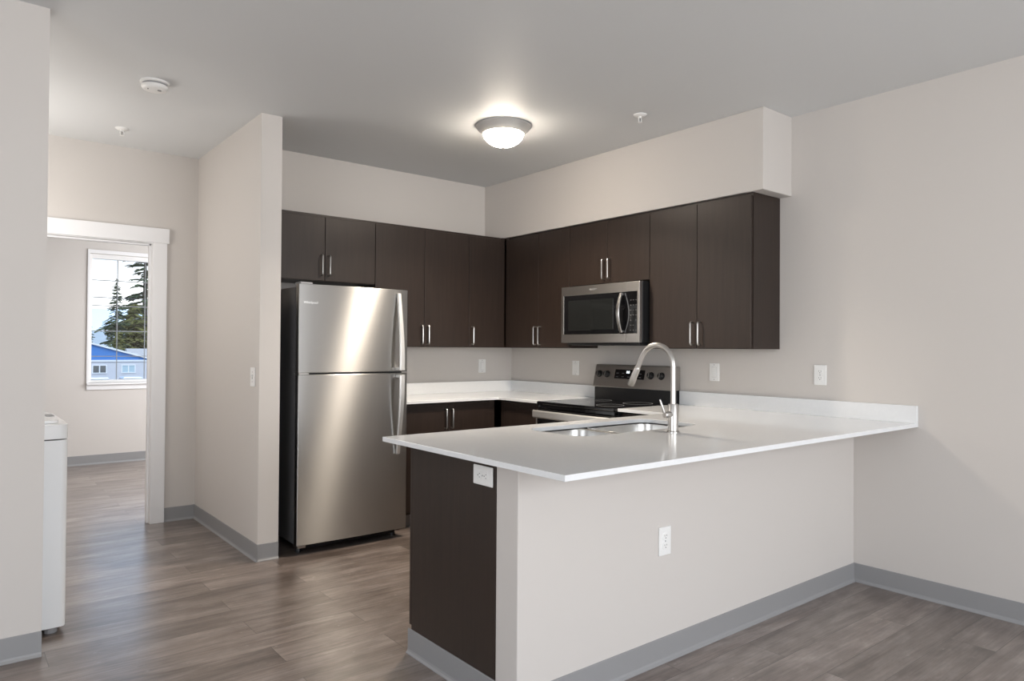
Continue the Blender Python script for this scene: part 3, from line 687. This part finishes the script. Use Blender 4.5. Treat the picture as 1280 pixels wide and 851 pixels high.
t = thing('building', 'small grey-roofed shed behind the right end of the blue gable', 'building', (14.2, 85, GZ))
make('wall', box(B(), -1.9, 2.4, 0, 2.8, 0, 3.4), M_siding, t)
b = B(); hexa(b, [(-2.1, -.3, 3.4), (2.6, -.3, 3.4), (2.6, 3.0, 3.4), (-2.1, 3.0, 3.4), (-2.1, 1.2, 4.25), (2.6, 1.2, 4.25), (2.6, 1.5, 4.25), (-2.1, 1.5, 4.25)]); make('roof', b, M_shingle, t)

# conifers: trunk plus drooping needle sprays
def spray(b, p, d, L, w, droop, rng):
    n = 4; side = Vector((-d.y, d.x, 0)).normalized(); prev = None
    for i in range(n + 1):
        s = i / n; c = p + d * L * s + Vector((0, 0, -droop * s * s * L)) + Vector((rng.uniform(-.1, .1), rng.uniform(-.1, .1), rng.uniform(-.06, .06))) * L * .3
        ww = w * (math.sin(PI * min(.98, .12 + .8 * s)) ** .8); hh = ww * .32
        cur = [b.verts.new(c + side * ww), b.verts.new(c + Vector((0, 0, hh))), b.verts.new(c - side * ww), b.verts.new(c - Vector((0, 0, hh * 1.4)))]
        if prev:
            for j in range(4): b.faces.new((prev[j], prev[(j + 1) % 4], cur[(j + 1) % 4], cur[j]))
        else: b.faces.new(cur[::-1])
        prev = cur
    b.faces.new(prev)
def conifer(label, loc, hgt, base_r, seed, layers, per, material, sparse=1., z_start=.1, lean=.75, group='trees beyond the building'):
    rng = random.Random(seed); t = thing('conifer_tree', label, 'tree', loc, 0, group)
    make('trunk', tube(B(), [(0, 0, -.2), (0, 0, hgt * .5), (0, 0, hgt * .97)], [hgt * .02, hgt * .013, .03], 8), M_bark, t)
    b = B()
    for i in range(layers):
        s = i / layers; z = hgt * (z_start + (1 - z_start) * s); r = base_r * (1 - s) ** lean * rng.uniform(.75, 1.15)
        for j in range(per):
            if rng.random() > sparse: continue
            a = rng.uniform(0, 2 * PI); d = Vector((math.cos(a), math.sin(a), rng.uniform(-.1, .25)))
            L = r * rng.uniform(.6, 1.12)
            spray(b, Vector((0, 0, z + rng.uniform(-.2, .2))), d, L, max(.16, L * .16), .25, rng)
            for q in range(3):
                s2_ = rng.uniform(.35, .95); a2 = a + rng.choice((-1, 1)) * rng.uniform(.5, 1.1)
                spray(b, Vector((0, 0, z)) + d * L * s2_ + Vector((0, 0, -.25 * s2_ * s2_ * L)), Vector((math.cos(a2), math.sin(a2), 0)), L * .35, max(.12, L * .08), .3, rng)
    make('foliage', b, material, t); return t
conifer('pointed dark conifer left of centre in the bedroom window', (12.4, 94, GZ), 13.1, 2.3, 3, 30, 8, M_needle)
conifer('large sparse conifer at the right of the bedroom window', (19.3, 113, GZ), 24.0, 6.0, 5, 36, 7, M_needle, .62)
conifer('broad olive green tree between the two conifers', (15.8, 101.5, GZ), 10.4, 2.9, 9, 26, 10, M_needle2, 1, .12, .35)
conifer('dark conifer at the left edge of the bedroom window', (10.3, 100, GZ), 8.0, 1.2, 12, 22, 7, M_needle)
conifer('yellowish tree low behind the blue gable', (11.9, 89.5, GZ), 6.4, 1.3, 15, 18, 9, M_needle2, 1, .12, .35)
def shrub(label, loc, r, h, seed):
    rng = random.Random(seed); t = thing('shrub', label, 'shrub', loc)
    b = B()
    for i in range(70):
        a = rng.uniform(0, 2 * PI); zz = rng.uniform(.2, 1); rr = r * math.sqrt(max(0, 1 - (zz - .3) ** 2)) * rng.uniform(.3, 1)
        m_ = Matrix.Translation((rr * math.cos(a), rr * math.sin(a), h * zz * .9)) @ Matrix.Scale(rng.uniform(.25, .5), 4)
        bmesh.ops.create_icosphere(b, subdivisions=1, radius=1, matrix=m_)
    make('foliage', b, M_hedge, t); make('stem', tube(B(), [(0, 0, 0), (0, 0, h * .6)], .12, 6), M_bark, t)
shrub('dark rounded shrub rising behind the blue roof line', (9.5, 86.2, GZ), 1.1, 4.9, 21)

# overhead power cable between two poles
t = thing('power_line', 'thin dark overhead cable crossing the bedroom window view', 'cable', (8, 60, GZ))
for x in (-22, 30): make('pole', tube(B(), [(x, 0, 0), (x, 0, 9.6)], [.15, .11], 10), M_bark, t)
make('cable', tube(B(), [(-22 + 52 * i / 20, 0, 8.93 - .5 * math.sin(PI * i / 20)) for i in range(21)], .035, 6), M_wire, t)

# white vans parked in front of the building, roofs just above the sill
def car(label, loc, rz):
    t = thing('van', label, 'van', loc, rz, 'white vans parked outside'); K = 1.42
    sec = [(-2.2, .45, .75), (-2.1, .3, .95), (-1.2, .28, 1.0), (-.7, .28, 1.0), (.9, .28, 1.0), (1.9, .3, .92), (2.2, .45, .7)]
    b = B(); R_ = []
    for x, z0, z1 in sec: R_.append([b.verts.new((x, -.88, z0 * K)), b.verts.new((x, .88, z0 * K)), b.verts.new((x, .84, z1 * K)), b.verts.new((x, -.84, z1 * K))])
    for A, C in zip(R_, R_[1:]):
        for j in range(4): b.faces.new((A[j], A[(j + 1) % 4], C[(j + 1) % 4], C[j]))
    b.faces.new(R_[0]); b.faces.new(R_[-1][::-1]); make('body', b, M_car, t, .05)
    b = B(); hexa(b, [(-1.6, -.8, 1.0 * K), (1.2, -.8, 1.0 * K), (1.2, .8, 1.0 * K), (-1.6, .8, 1.0 * K), (-1.15, -.64, 1.46 * K), (.45, -.64, 1.46 * K), (.45, .64, 1.46 * K), (-1.15, .64, 1.46 * K)]); make('cabin_glass', b, M_extglass, t)
    b = B(); hexa(b, [(-1.2, -.68, 1.44 * K), (.5, -.68, 1.44 * K), (.5, .68, 1.44 * K), (-1.2, .68, 1.44 * K), (-1.1, -.6, 1.52 * K), (.4, -.6, 1.52 * K), (.4, .6, 1.52 * K), (-1.1, .6, 1.52 * K)]); make('roof', b, M_car, t, .02)
    for x in (-1.35, 1.35):
        for y in (-.8, .8): make('wheel', tube(B(), [(x, y - .1, .33), (x, y + .1, .33)], .33, 14), M_tyre, t)
car('white parked van left of the window mullion below the blue gable', (4.95, 57, GZ), PI / 2)
car('white parked van right of the window mullion below the blue gable', (7.25, 57, GZ), PI / 2)
